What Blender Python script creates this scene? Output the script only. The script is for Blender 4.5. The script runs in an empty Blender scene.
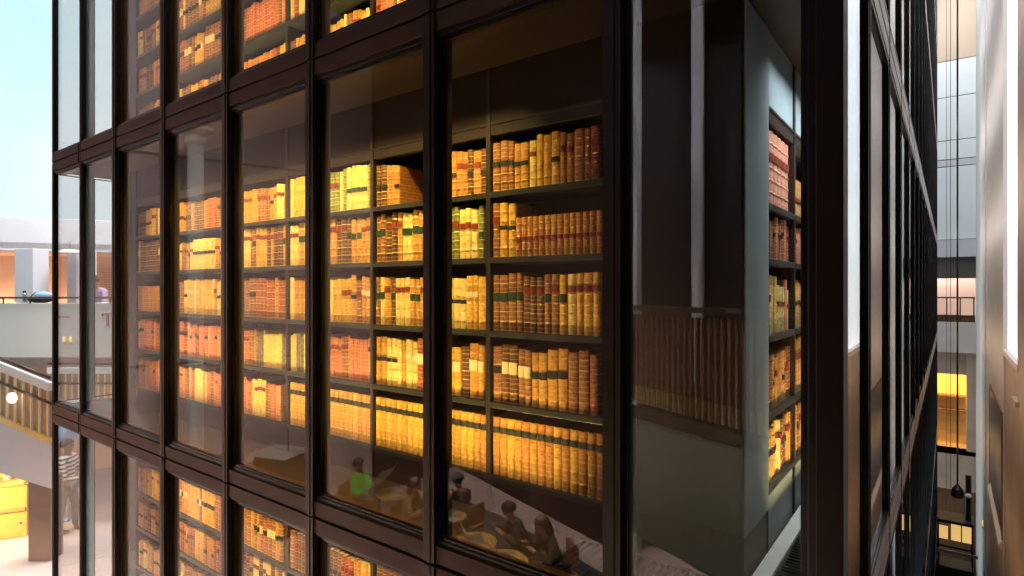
import bpy, bmesh, math, random
from mathutils import Vector, Matrix
random.seed(7)
PI = math.pi
S = bpy.context.scene
COL = S.collection
F = 582.0                                   # focal length in pixels of the 1024x576 frame
CAM = Vector((0.289, -2.158, 4.65))
# ------------------------------------------------------------------ camera, sky, big lights, exposure
cam = bpy.data.cameras.new('camera'); cam.sensor_width = 36; cam.lens = F/1024*36; cam.clip_end = 300; cam.clip_start = .02
co = bpy.data.objects.new('camera', cam); COL.objects.link(co); S.camera = co
co.location = CAM; co.rotation_euler = (PI/2, 0, math.atan2(.6, .8))
S.view_settings.view_transform = 'Standard'; S.view_settings.look = 'None'
S.view_settings.exposure = 0; S.view_settings.gamma = 1; S.view_settings.use_curve_mapping = False
S.cycles.transparent_max_bounces = 40; S.cycles.max_bounces = 9; S.cycles.diffuse_bounces = 3
S.cycles.glossy_bounces = 5; S.cycles.sample_clamp_indirect = 4; S.cycles.use_denoising = True
S.cycles.caustics_reflective = False; S.cycles.caustics_refractive = False

W = bpy.data.worlds.new('sky'); S.world = W; W.use_nodes = True
wn = W.node_tree.nodes; wl = W.node_tree.links
bg = wn['Background']
tc = wn.new('ShaderNodeTexCoord'); nz = wn.new('ShaderNodeTexNoise'); nz.inputs['Scale'].default_value = 1.6; nz.inputs['Detail'].default_value = 4
cr = wn.new('ShaderNodeValToRGB'); cr.color_ramp.elements[0].position = .36; cr.color_ramp.elements[1].position = .6
cr.color_ramp.elements[0].color = (.50, .86, .97, 1); cr.color_ramp.elements[1].color = (.95, .99, 1, 1)
wl.new(tc.outputs['Generated'], nz.inputs['Vector']); wl.new(nz.outputs['Fac'], cr.inputs['Fac'])
wl.new(cr.outputs['Color'], bg.inputs['Color']); bg.inputs['Strength'].default_value = 1.12

def area(name, loc, aim, sx, sy, power, col, spread=PI, along=None):
    l = bpy.data.lights.new(name, 'AREA'); l.shape = 'RECTANGLE'; l.size = sx; l.size_y = sy; l.energy = power; l.color = col
    l.spread = spread
    o = bpy.data.objects.new(name, l); COL.objects.link(o); o.location = loc
    o.rotation_euler = Vector(aim).to_track_quat('-Z', 'Y').to_euler()
    if along:                               # the long side (size_y) runs along this axis
        z = -Vector(aim).normalized(); y = Vector(along).normalized(); x = y.cross(z)
        o.rotation_euler = Matrix((x, y, z)).transposed().to_euler()
    return o
def point(name, loc, power, col, r=.05):
    l = bpy.data.lights.new(name, 'POINT'); l.energy = power; l.color = col; l.shadow_soft_size = r
    o = bpy.data.objects.new(name, l); COL.objects.link(o); o.location = loc; return o

STOREY = 2.82
def zc(k): return 4.65 + STOREY*k
WARM = (1, .70, .20)
# linear luminaires tucked over and under each cell of bookcases, behind the crossbars
P_TOP = {-1: 36, 0: 68, 1: 50}; P_LOW = {-1: 24, 0: 46, 1: 36}
for k in (-1, 0, 1):
    area('cell_light_top', (-4.05, .150, zc(k)+1.285), (0, .33, -.95), 4.7, .03, P_TOP[k], WARM, 1.35)
    area('cell_light_low', (-3.9, .150, zc(k)-1.285), (0, .40, .92), 5.0, .03, P_LOW[k], WARM, 1.45)
    area('cell_side_light_top', (-.15, 2.3, zc(k)+1.285), (-.33, 0, -.95),   .03, 2.6, 27, (.86, .95, 1), 1.7, (0, 1, 0))  # cool tint added in place of daylight through the side panes
    area('cell_side_light_low', (-.15, 2.3, zc(k)-1.285), (-.42, 0, .9), .03, 2.6, 19, (1, .72, .36), 1.4, (0, 1, 0))
# daylight from the atrium roof light between tower and stone wall
area('roof_light', (.6, 15, 15.6), (0, 0, -1), 1.0, 16, 850, (.92, .96, 1))
# added strips along the side crossbars, no real fixtures, to brighten the stone wall
for z_, p_, c_ in ((14.5, 75, (.93, .97, 1)), (11.7, 90, (.94, .97, 1)), (8.88, 110, (1, .96, .93)), (6.06, 85, (1, .90, .80)), (3.24, 55, (1, .74, .50)), (.42, 34, (1, .62, .32))):
    area('stone_wall_fill', (.035, 12, z_+.06), (1, 0, 0), .05, 17, p_, c_, PI, (0, 1, 0))
# added fill lamps without fixtures, for the far-left gallery and the counter
area('court_fill', (-12.0, 3.2, 13.5), (-.35, .55, -.75), 5, 5, 2600, (1, .97, .93))
area('shop_fill', (-12.75, -.55, 1.75), (-.7, .9, -.9), .5, .3, 34, (1, .70, .28), 1.5)
# added lamps, not fixtures of the hall, brightening mirrored cafe and pale wall
area('cafe_fill', (-6.6, -3.6, 9.9), (-.12, -.22, -1), 2.0, 1.2, 2300, (1, .80, .62), 1.5)
area('pale_wall_fill', (-6.8, -2.4, 9.9), (-1, 0, -.5), 1, 2, 90, (1, .86, .80), 1.9)
area('bridge_foot_fill', (-2.5, -1.75, 3.75), (.05, -1, -.12), 2.4, .05, 40, (1, .78, .45))  # floating lamp added to brighten the gold blocks under the slats
area('column_fill', (-3.1, -4.4, 9.9), (0, -.7, -1), 1.2, .2, 170, (.94, .9, 1), 1.5)  # added to brighten the two mirrored columns
area('balcony_fill', (.3, 25.0, 5.70), (0, .1, -1), 1.6, .4, 50, (1, .88, .82))  # added to brighten the balcony recess
area('bridge_fill', (-1.9, -.9, 6.9), (-.05, -.62, -1), 1.6, .3, 50, (.92, 1, .86), 1.4)  # added to brighten the bridge edge in its reflection

# ------------------------------------------------------------------ materials
def mat(name, col, rough=.5, metal=0, spec=.5, noise=0, nscale=12, col2=None, bump=0, emit=None, estr=0, stretch=None, coat=0):
    m = bpy.data.materials.new(name); m.use_nodes = True
    n = m.node_tree.nodes; l = m.node_tree.links; b = n['Principled BSDF']
    b.inputs['Roughness'].default_value = rough; b.inputs['Metallic'].default_value = metal
    b.inputs['Specular IOR Level'].default_value = spec; b.inputs['Coat Weight'].default_value = coat
    if emit: b.inputs['Emission Color'].default_value = (*emit, 1); b.inputs['Emission Strength'].default_value = estr
    c2 = col2 or tuple(min(1, c*(1-noise)) for c in col)
    t = n.new('ShaderNodeTexCoord'); mp = n.new('ShaderNodeMapping'); tx = n.new('ShaderNodeTexNoise')
    tx.inputs['Scale'].default_value = nscale; tx.inputs['Detail'].default_value = 5
    if stretch: mp.inputs['Scale'].default_value = stretch
    r = n.new('ShaderNodeValToRGB'); r.color_ramp.elements[0].color = (*c2, 1); r.color_ramp.elements[1].color = (*col, 1)
    r.color_ramp.elements[0].position = .35; r.color_ramp.elements[1].position = .65
    l.new(t.outputs['Object'], mp.inputs['Vector']); l.new(mp.outputs['Vector'], tx.inputs['Vector'])
    l.new(tx.outputs['Fac'], r.inputs['Fac']); l.new(r.outputs['Color'], b.inputs['Base Color'])
    if bump:
        bp = n.new('ShaderNodeBump'); bp.inputs['Strength'].default_value = bump; bp.inputs['Distance'].default_value = .01
        l.new(tx.outputs['Fac'], bp.inputs['Height']); l.new(bp.outputs['Normal'], b.inputs['Normal'])
    return m

def glass_mat(name, r0, tint, graze=1.0):
    m = bpy.data.materials.new(name); m.use_nodes = True
    n = m.node_tree.nodes; l = m.node_tree.links; n.remove(n['Principled BSDF']); out = n['Material Output']
    lw = n.new('ShaderNodeLayerWeight'); lw.inputs['Blend'].default_value = .5
    p = n.new('ShaderNodeMath'); p.operation = 'POWER'; p.inputs[1].default_value = 5
    mu = n.new('ShaderNodeMath'); mu.operation = 'MULTIPLY_ADD'; mu.inputs[1].default_value = (1-r0)*graze; mu.inputs[2].default_value = r0
    tr = n.new('ShaderNodeBsdfTransparent'); tr.inputs['Color'].default_value = (*tint, 1)
    gl = n.new('ShaderNodeBsdfGlossy'); gl.inputs['Roughness'].default_value = 0; gl.inputs['Color'].default_value = (1, 1, 1, 1)
    mx = n.new('ShaderNodeMixShader')
    l.new(lw.outputs['Facing'], p.inputs[0]); l.new(p.outputs[0], mu.inputs[0]); l.new(mu.outputs[0], mx.inputs['Fac'])
    l.new(tr.outputs[0], mx.inputs[1]); l.new(gl.outputs[0], mx.inputs[2]); l.new(mx.outputs[0], out.inputs['Surface'])
    return m

M = {}
M['bronze'] = mat('bronze', (.016, .009, .007), .4, .25, .25, .3, 6)
M['bronze_dark'] = mat('bronze_dark', (.009, .006, .006), .34, .4, .5, .2, 6)
M['bead'] = mat('bead', (.022, .022, .025), .25, .6, .5, .2, 6)
M['transom'] = mat('transom', (.042, .019, .011), .5, .1, .12, .35, 3, stretch=(1, 8, 8))
M['inner'] = mat('inner', (.055, .048, .052), .5, 0, .5, .15, 4)
M['glass'] = glass_mat('glass', .045, (.97, .97, .97), .6)
M['glass_side'] = glass_mat('glass_side', .05, (.95, .96, .97))
M['case'] = mat('case', (.030, .022, .018), .38, 0, .5, .3, 5)
M['case_back'] = mat('case_back', (.02, .013, .01), .6, 0, .4, .3, 5)
M['shelf'] = mat('shelf', (.055, .060, .055), .28, .5, .5, .2, 8)
M['plinth'] = mat('plinth', (.040, .012, .008), .4, 0, .5, .3, 4)
M['pier'] = mat('pier', (.030, .019, .016), .30, 0, .6, .25, 2.5)
M['slate'] = mat('slate', (.27, .33, .35), .45, 0, .5, .2, 3)
M['soffit'] = mat('soffit', (.015, .005, .003), .5, 0, .4, .3, 3)
M['margin'] = mat('margin', (.62, .62, .56), .35, 0, .5, .12, 5)
M['grille'] = mat('grille', (.006, .005, .005), .8, 0, .1, .2, 9)
M['page'] = mat('page', (.62, .47, .27), .8, 0, .3, .25, 60, stretch=(30, 1, 1))
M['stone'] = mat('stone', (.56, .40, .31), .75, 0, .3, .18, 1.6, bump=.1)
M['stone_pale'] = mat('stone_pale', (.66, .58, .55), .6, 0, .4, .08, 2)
M['plaster'] = mat('plaster', (.80, .79, .80), .7, 0, .3, .04, 1.4)
M['plaster_grey'] = mat('plaster_grey', (.62, .62, .66), .7, 0, .3, .05, 1.4)
M['plaster_lilac'] = mat('plaster_lilac', (.44, .36, .365), .75, 0, .3, .08, .8)
M['peach'] = mat('peach', (.74, .52, .42), .7, 0, .3, .08, 1.2)
M['panel_white'] = mat('panel_white', (.78, .80, .82), .5, 0, .4, .05, 1.2)
M['parapet'] = mat('parapet', (.72, .68, .64), .7, 0, .3, .05, 1.2)
M['beige'] = mat('beige', (.60, .45, .34), .7, 0, .3, .1, .6)
M['joint'] = mat('joint', (.10, .08, .075), .7)
M['rail'] = mat('rail', (.06, .028, .018), .35, .2, .5, .2, 10)
M['timber'] = mat('timber', (.62, .36, .13), .5, 0, .4, .3, 3, stretch=(6, 6, .6))
M['timber_dark'] = mat('timber_dark', (.20, .085, .04), .5, 0, .4, .35, 4, stretch=(9, 9, .5))
M['brass'] = mat('brass', (.90, .62, .22), .4, .2, .5, .1, 9)
M['counter'] = mat('counter', (.86, .50, .15), .5, 0, .4, .15, 2, stretch=(1, 6, 6))
M['darkwall'] = mat('darkwall', (.022, .010, .007), .8, 0, .2, .3, .6)
M['floor_brown'] = mat('floor_brown', (.34, .22, .17), .35, 0, .5, .2, 1.2)
M['floor_cafe'] = mat('floor_cafe', (.62, .50, .47), .5, 0, .4, .12, .8)
M['black'] = mat('black', (.012, .011, .012), .45, .2, .5, .2, 8)
M['steel'] = mat('steel', (.35, .36, .38), .3, .9, .5, .1, 9)
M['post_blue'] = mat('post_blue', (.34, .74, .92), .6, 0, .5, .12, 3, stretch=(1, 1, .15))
M['white'] = mat('white', (.86, .86, .84), .6, 0, .3, .05, 4)
M['lamp'] = mat('lamp', (.9, .85, .75), .5, emit=(1, .86, .62), estr=3.0)
M['lamp_warm'] = mat('lamp_warm', (.9, .7, .35), .5, emit=(1, .62, .2), estr=.75)
M['day'] = mat('day', (.8, .85, .9), .3, emit=(.88, .95, 1.0), estr=.9)
M['skin'] = mat('skin', (.52, .30, .20), .55, 0, .4, .12, 20)
M['skin_dark'] = mat('skin_dark', (.20, .10, .065), .55, 0, .4, .12, 20)
M['hair'] = mat('hair', (.018, .012, .009), .5, 0, .4, .3, 40)
M['hair_brown'] = mat('hair_brown', (.09, .045, .02), .5, 0, .4, .3, 40)
M['eye'] = mat('eye', (.02, .015, .012), .2)
M['lip'] = mat('lip', (.42, .16, .13), .5)
M['cloth_green'] = mat('cloth_green', (.10, .52, .06), .8, 0, .2, .25, 30)
M['cloth_dark'] = mat('cloth_dark', (.022, .020, .024), .85, 0, .2, .3, 30)
M['cloth_brown'] = mat('cloth_brown', (.10, .055, .035), .85, 0, .2, .3, 30)
M['cloth_purple'] = mat('cloth_purple', (.48, .33, .52), .8, 0, .2, .15, 30)
M['cloth_grey'] = mat('cloth_grey', (.20, .20, .20), .85, 0, .2, .25, 30)
M['cloth_blue'] = mat('cloth_blue', (.30, .52, .85), .8, 0, .2, .15, 30)
M['leaf'] = mat('leaf', (.42, .55, .05), .6, 0, .3, .4, 14)
M['leaf_dark'] = mat('leaf_dark', (.04, .10, .03), .6, 0, .3, .4, 14)
M['paper'] = mat('paper', (.85, .82, .72), .8, 0, .2, .12, 20)
M['sign_red'] = mat('sign_red', (.36, .16, .13), .6)

# stripes in the shirt of the standing visitor
ms = mat('cloth_stripe', (.6, .55, .5), .8); M['cloth_stripe'] = ms
n = ms.node_tree.nodes; l = ms.node_tree.links
wv = n.new('ShaderNodeTexWave'); wv.wave_type = 'BANDS'; wv.bands_direction = 'Z'; wv.inputs['Scale'].default_value = 4.2
r = n.new('ShaderNodeValToRGB'); r.color_ramp.elements[0].color = (.10, .08, .08, 1); r.color_ramp.elements[1].color = (.72, .66, .6, 1)
r.color_ramp.elements[0].position = .4; r.color_ramp.elements[1].position = .55
t = n.new('ShaderNodeTexCoord'); l.new(t.outputs['Object'], wv.inputs['Vector']); l.new(wv.outputs['Fac'], r.inputs['Fac'])
l.new(r.outputs['Color'], n['Principled BSDF'].inputs['Base Color'])

def leather(name, col, col2, gold=(.85, .56, .16), lines=1):
    """mottled leather with gilt rules across the spine; UV.y runs up the book"""
    m = bpy.data.materials.new(name); m.use_nodes = True
    n = m.node_tree.nodes; l = m.node_tree.links; b = n['Principled BSDF']; b.inputs['Roughness'].default_value = .42
    t = n.new('ShaderNodeTexCoord'); tx = n.new('ShaderNodeTexNoise'); tx.inputs['Scale'].default_value = 38; tx.inputs['Detail'].default_value = 5
    r = n.new('ShaderNodeValToRGB'); r.color_ramp.elements[0].color = (*col2, 1); r.color_ramp.elements[1].color = (*col, 1)
    r.color_ramp.elements[0].position = .38; r.color_ramp.elements[1].position = .62
    l.new(t.outputs['Object'], tx.inputs['Vector']); l.new(tx.outputs['Fac'], r.inputs['Fac'])
    sp = n.new('ShaderNodeSeparateXYZ'); l.new(t.outputs['UV'], sp.inputs[0])
    a = n.new('ShaderNodeMath'); a.operation = 'MULTIPLY'; a.inputs[1].default_value = 6; l.new(sp.outputs['Y'], a.inputs[0])
    f = n.new('ShaderNodeMath'); f.operation = 'FRACT'; l.new(a.outputs[0], f.inputs[0])
    g = n.new('ShaderNodeValToRGB'); e = g.color_ramp.elements
    e[0].position = 0; e[0].color = (0, 0, 0, 1); e[1].position = .10; e[1].color = (lines*.7,)*3 + (1,)
    q = e.new(.17); q.color = (0, 0, 0, 1); q = e.new(.46); q.color = (0, 0, 0, 1); q = e.new(.54); q.color = (lines*.3,)*3 + (1,)
    q = e.new(.62); q.color = (0, 0, 0, 1)
    l.new(f.outputs[0], g.inputs['Fac'])
    mx = n.new('ShaderNodeMix'); mx.data_type = 'RGBA'
    l.new(g.outputs['Color'], mx.inputs['Factor']); l.new(r.outputs['Color'], mx.inputs[6]); mx.inputs[7].default_value = (*gold, 1)
    l.new(mx.outputs[2], b.inputs['Base Color'])
    return m
LEATHER = {
 'tan':    leather('leather_tan', (.56, .29, .06), (.40, .18, .035)),
 'gold':   leather('leather_gold', (.70, .42, .07), (.50, .25, .035)),
 'cream':  leather('leather_cream', (.84, .66, .26), (.66, .46, .14), (.6, .36, .1), .5),
 'orange': leather('leather_orange', (.52, .22, .06), (.38, .14, .035)),
 'brown':  leather('leather_brown', (.32, .14, .06), (.20, .075, .03)),
 'russet': leather('leather_russet', (.40, .11, .055), (.24, .055, .03)),
 'pink':   leather('leather_pink', (.58, .19, .12), (.42, .11, .07)),
 'green':  leather('leather_green', (.24, .26, .07), (.13, .15, .035), (.8, .66, .3)),
 'grey':   leather('leather_grey', (.26, .22, .17), (.12, .10, .08), (.6, .5, .35), .4),
 'umber':  leather('leather_umber', (.15, .065, .03), (.075, .03, .015)),
 'rose':   leather('leather_rose', (.66, .30, .22), (.50, .18, .12)),
}
COLOUR = {'tan': 'tan', 'gold': 'golden tan', 'cream': 'cream', 'orange': 'orange-brown', 'brown': 'brown', 'russet': 'red-brown',
          'pink': 'pinkish', 'green': 'green', 'grey': 'grey', 'rose': 'rose and gilt', 'umber': 'dark brown'}
LAB = {'red': mat('label_red', (.22, .036, .016), .5, 0, .4, .2, 40), 'dark': mat('label_dark', (.02, .022, .02), .5, 0, .4, .2, 40),
       'green': mat('label_green', (.022, .05, .02), .5, 0, .4, .2, 40), 'pale': mat('label_pale', (.80, .66, .40), .6, 0, .4, .2, 40)}

# ------------------------------------------------------------------ mesh helpers
class MB:
    def __init__(s): s.v = []; s.f = []; s.m = []; s.uv = []
    def add(s, vs, fs, mi=0, uvs=None):
        o = len(s.v); s.v += [tuple(v) for v in vs]; s.f += [tuple(i+o for i in f) for f in fs]; s.m += [mi]*len(fs)
        s.uv += uvs if uvs else [(0, 0)]*len(vs); return s
    def box(s, x0, x1, y0, y1, z0, z1, mi=0):
        return s.add([(x0,y0,z0),(x1,y0,z0),(x1,y1,z0),(x0,y1,z0),(x0,y0,z1),(x1,y0,z1),(x1,y1,z1),(x0,y1,z1)],
                     [(0,3,2,1),(4,5,6,7),(0,1,5,4),(1,2,6,5),(2,3,7,6),(3,0,4,7)], mi)
    def prism(s, pts, z0, z1, mi=0):
        k = len(pts); return s.add([(x,y,z0) for x,y in pts]+[(x,y,z1) for x,y in pts],
            [tuple(range(k-1,-1,-1)), tuple(range(k,2*k))]+[(i,(i+1)%k,k+(i+1)%k,k+i) for i in range(k)], mi)
    def sheet(s, quad, th, mi=0):
        """a slab: four corner points, thickened along their normal"""
        q = [Vector(p) for p in quad]; nn = (q[1]-q[0]).cross(q[3]-q[0]).normalized()*th
        v = q+[p+nn for p in q]
        return s.add(v, [(0,3,2,1),(4,5,6,7),(0,1,5,4),(1,2,6,5),(2,3,7,6),(3,0,4,7)], mi)
    def tube(s, pts, rad, seg=8, mi=0):
        P = [Vector(p) for p in pts]; R = rad if isinstance(rad, (list, tuple)) else [rad]*len(P)
        vs = []
        for i, p in enumerate(P):
            d = (P[min(i+1, len(P)-1)]-P[max(i-1, 0)]).normalized()
            a = d.cross(Vector((0,0,1)));  a = Vector((1,0,0)) if a.length < .05 else a.normalized(); b = d.cross(a)
            vs += [p+(a*math.cos(2*PI*j/seg)+b*math.sin(2*PI*j/seg))*R[i] for j in range(seg)]
        fs = [(i*seg+j, i*seg+(j+1)%seg, (i+1)*seg+(j+1)%seg, (i+1)*seg+j) for i in range(len(P)-1) for j in range(seg)]
        fs += [tuple(range(seg))[::-1], tuple(range((len(P)-1)*seg, len(P)*seg))]
        return s.add(vs, fs, mi)
    def lathe(s, c, prof, seg=20, mi=0):
        vs = [(c[0]+r*math.cos(2*PI*j/seg), c[1]+r*math.sin(2*PI*j/seg), c[2]+z) for r, z in prof for j in range(seg)]
        k = len(prof)
        fs = [(i*seg+j, i*seg+(j+1)%seg, (i+1)*seg+(j+1)%seg, (i+1)*seg+j) for i in range(k-1) for j in range(seg)]
        fs += [tuple(range(seg))[::-1], tuple(range((k-1)*seg, k*seg))]
        return s.add(vs, fs, mi)
    def ball(s, c, r, seg=12, mi=0):
        rx, ry, rz = r if isinstance(r, tuple) else (r, r, r); n = seg//2
        vs = [(c[0]+rx*math.sin(PI*i/n)*math.cos(2*PI*j/seg), c[1]+ry*math.sin(PI*i/n)*math.sin(2*PI*j/seg), c[2]+rz*math.cos(PI*i/n))
              for i in range(n+1) for j in range(seg)]
        return s.add(vs, [(i*seg+j, (i+1)*seg+j, (i+1)*seg+(j+1)%seg, i*seg+(j+1)%seg) for i in range(n) for j in range(seg)], mi)
    def mesh(s, name, mats, smooth=False):
        me = bpy.data.meshes.new(name); me.from_pydata(s.v, [], s.f)
        for m in (mats if isinstance(mats, (list, tuple)) else [mats]): me.materials.append(m)
        me.polygons.foreach_set('material_index', s.m)
        ul = me.uv_layers.new(name='uv')
        vi = [0]*len(me.loops); me.loops.foreach_get('vertex_index', vi)
        ul.data.foreach_set('uv', [c for i in vi for c in s.uv[i]])
        if smooth: me.polygons.foreach_set('use_smooth', [True]*len(me.polygons))
        me.update(); return me
    def build(s, name, mats, parent=None, bevel=0, smooth=False):
        o = bpy.data.objects.new(name, s.mesh(name, mats, smooth)); COL.objects.link(o)
        if parent: o.parent = parent
        if bevel:
            b = o.modifiers.new('bevel', 'BEVEL'); b.width = bevel; b.segments = 2; b.limit_method = 'ANGLE'
        return o
def tag(o, label, cat, group=None, kind=None):
    o['label'] = label; o['category'] = cat
    if group: o['group'] = group
    if kind: o['kind'] = kind
    return o
def thing(name, label, cat, loc=(0,0,0), rz=0, group=None, kind=None):
    o = bpy.data.objects.new(name, None); COL.objects.link(o); o.location = loc; o.rotation_euler = (0,0,rz); o.empty_display_size = .1
    return tag(o, label, cat, group, kind)
def link_copy(src, name=None, parent=None):
    c = src.copy(); COL.objects.link(c); c.parent = parent; return c
def struct(name, mb, m, label, cat, bevel=0):
    return tag(mb.build(name, m, None, bevel), label, cat, None, 'structure')
def at(px, py, Y):
    """a place in the hall, from its direction and distance as surveyed from the visitor's viewpoint"""
    X = (px-512)/F*Y
    return Vector((CAM.x+.8*X-.6*Y, CAM.y+.6*X+.8*Y, CAM.z-(py-288)/F*Y))
def seen(px, Y, z=0):
    """a place on the hall side that the long glass front mirrors at that direction and distance"""
    p = at(px, 288, Y); return Vector((p.x, -p.y, z))
ORD = ['first','second','third','fourth','fifth','sixth','seventh','eighth','ninth','tenth','11th','12th','13th','14th','15th','16th','17th',
       '18th','19th','20th','21st','22nd','23rd','24th','25th','26th','27th','28th','29th','30th','31st','32nd','33rd','34th','35th','36th','37th','38th','39th','40th']
ORD += [f'{i}st' if i % 10 == 1 else f'{i}nd' if i % 10 == 2 else f'{i}rd' if i % 10 == 3 else f'{i}th' for i in range(41, 90)]
LEVEL = {-3: 'lowest level', -2: 'second level down', -1: 'lower floor', 0: 'eye-level floor', 1: 'upper floor', 2: 'second floor up', 3: 'top floor'}

# ------------------------------------------------------------------ the tower: mullions, transoms, windows
TL = [.06, .803, 1.84, 2.877, 3.914, 4.951, 5.988, 6.925, 7.80]        # mullion places along the front
SR = [.06, .80] + [1.85+1.05*i for i in range(17)] + [19.7]            # along the long side
ZB, ZT = zc(-3)-1.41, zc(3)+1.41
def mullion_mesh(ks, proud, w, inner=True):
    b = MB()
    for k in ks:
        z0, z1 = zc(k)-1.41+.006, zc(k)+1.41-.006
        b.box(-w/2, w/2, -proud, .0, z0, z1)                              # face bar
        b.box(-w/2-.006, w/2+.006, .0, .012, z0, z1, 1)
        if inner: b.box(-w/2-.016, w/2+.016, .046, .086, z0, z1, 2)
        b.box(-w*.16, w*.16, -proud-.005, -proud, z0, z1)
    b.box(-w*.4, w*.4, -.004, .05 if inner else .02, zc(ks[0])-1.41, zc(ks[-1])+1.41, 1)
    return b
mm = mullion_mesh((-1, 0, 1), .032, .078).mesh('mullion', [M['bronze'], M['bronze_dark'], M['inner']])
mslim = mullion_mesh((-1, 0, 1), .012, .062, False).mesh('mullion', [M['bronze'], M['bronze_dark'], M['inner']])
msd = mullion_mesh(range(-3, 4), .014, .06).mesh('mullion', [M['bronze'], M['bronze_dark'], M['inner']])
for i, t_ in enumerate(TL[1:]):
    o = bpy.data.objects.new('mullion', mslim if i >= 6 else mm); COL.objects.link(o); o.location = (-t_, 0, 0)
    tag(o, f'dark bronze upright between front panes, {ORD[i]} from the near corner post', 'mullion', 'uprights of the front face', 'structure')
for i, s_ in enumerate(SR[1:]):
    o = bpy.data.objects.new('mullion', msd); COL.objects.link(o); o.location = (0, s_, 0); o.rotation_euler = (0, 0, PI/2)
    tag(o, f'thin dark upright on the receding side face, {ORD[i]} from the near corner', 'mullion', 'uprights of the side face', 'structure')
b = MB().box(-.085, .016, -.026, .085, ZB, ZT).box(-.06, .020, -.032, .065, ZB, ZT, 1)
struct('corner_post', b, [M['bronze_dark'], M['bronze']], 'broad dark bronze post on the near corner of the glass tower', 'post', .004)
# end face post and panes (seen through the front panes of the far corner)
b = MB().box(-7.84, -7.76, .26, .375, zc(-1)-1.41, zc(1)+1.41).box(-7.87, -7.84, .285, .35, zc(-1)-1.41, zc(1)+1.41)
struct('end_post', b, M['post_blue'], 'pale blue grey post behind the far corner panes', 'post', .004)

def transom_mesh(L, proud):
    b = MB()
    b.box(0, L, -proud, .05, .010, .098).box(0, L, -proud, .05, -.098, -.010)
    b.box(0, L, -proud+.018, .05, -.012, .012, 1)
    b.box(0, L, -.004, .10, .098, .122, 1).box(0, L, -.004, .10, -.122, -.098, 1)
    return b
for k in range(-1, 3):
    z = zc(k)-1.41
    for i in range(8):
        t0, t1 = TL[i]+.038, TL[i+1]-.038
        o = transom_mesh(t1-t0, .022).build('transom', [M['transom'], M['bronze_dark']], None, .002)
        o.location = (-t1, 0, z)
        tag(o, f'brown bronze double crossbar under the {LEVEL[k]}, bay {ORD[i]} from the corner post', 'crossbar', 'crossbars of the front face', 'structure')
M['sill'] = mat('sill', (.42, .38, .38), .28, .6, .5, .15, 5)  # paler than the front crossbars: reflected light put into the colour
for k in range(-3, 5):
    z = zc(k)-1.41
    for i in range(len(SR)-1):
        s0, s1 = SR[i]+.03, SR[i+1]-.03
        o = transom_mesh(s1-s0, .017).build('transom', [M['sill'], M['bronze_dark']]); o.location = (0, s0, z); o.rotation_euler = (0, 0, PI/2)
        tag(o, f'{"top" if k == 4 else "reflection-tinted"} crossbar below the {LEVEL.get(k, "roof edge")} of the side face, bay {ORD[i]} from the corner', 'crossbar', 'crossbars of the side face', 'structure')
NW = [0]
def window(length, k, loc, rz, label, group, gm, w=.016, dep=.045):
    """one storey-high pane in its stepped frame, running along +x from loc"""
    NW[0] += 1
    root = thing(f'window_{NW[0]}', label, 'window', loc, rz, group, 'structure')
    h0, h1 = -1.29, 1.29
    fr = MB()
    for x0, x1, a0, a1 in ((0, w, h0, h1), (length-w, length, h0, h1), (w, length-w, h0, h0+w), (w, length-w, h1-w, h1)):
        fr.box(x0, x1, .004, dep, a0, a1)
    u = w*.55
    for x0, x1, a0, a1 in ((w, w+u, h0+w, h1-w), (length-w-u, length-w, h0+w, h1-w), (w+u, length-w-u, h0+w, h0+w+u), (w+u, length-w-u, h1-w-u, h1-w)):
        fr.box(x0, x1, .014, dep-.005, a0, a1, 1)
    fr.build('frame', [M['bead'], M['bronze_dark']], root)
    MB().box(w, length-w, .021, .0255, h0+w, h1-w).build('glazing', gm, root)
    return root
for k in (-1, 0, 1):
    for i in range(8):
        t0, t1 = TL[i]+.040, TL[i+1]-.040
        if i == 0: t0 = .088
        if i > 6: t0 = TL[i]+.032
        if i > 5: t1 = TL[i+1]-.032
        window(t1-t0, k, (-t1, 0, zc(k)), 0, f'tall glass pane of the front face, {LEVEL[k]}, bay {ORD[i]} from the corner post', 'panes of the front face', M['glass'], .008 if i > 5 else .016, .030 if i > 5 else .045)
    window(.25, k, (-7.80, .02+.25, zc(k)), -PI/2, f'narrow pane of the far end face, {LEVEL[k]}, in front of the pale post', 'panes of the end face', M['glass'], .008, .030)
    window(1.0, k, (-7.80, .375+1.0, zc(k)), -PI/2, f'pane of the far end face, {LEVEL[k]}, beyond the pale post', 'panes of the end face', M['glass'], .008, .030)
proto = {}
for k in range(-3, 4):
    for i in range(len(SR)-1):
        s0, s1 = SR[i]+.034, SR[i+1]-.034; L = round(s1-s0, 3)
        lab = f'dark reflecting pane of the side face, {LEVEL[k]}, bay {ORD[i]} from the corner'
        if L not in proto: proto[L] = window(L, k, (.020, s0, zc(k)), PI/2, lab, 'panes of the side face', M['glass_side']); continue
        NW[0] += 1; src = proto[L]; c = src.copy(); c.name = f'window_{NW[0]}'; COL.objects.link(c)
        c.location = (.020, s0, zc(k)); c['label'] = lab
        for ch in src.children: link_copy(ch, None, c)

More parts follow.
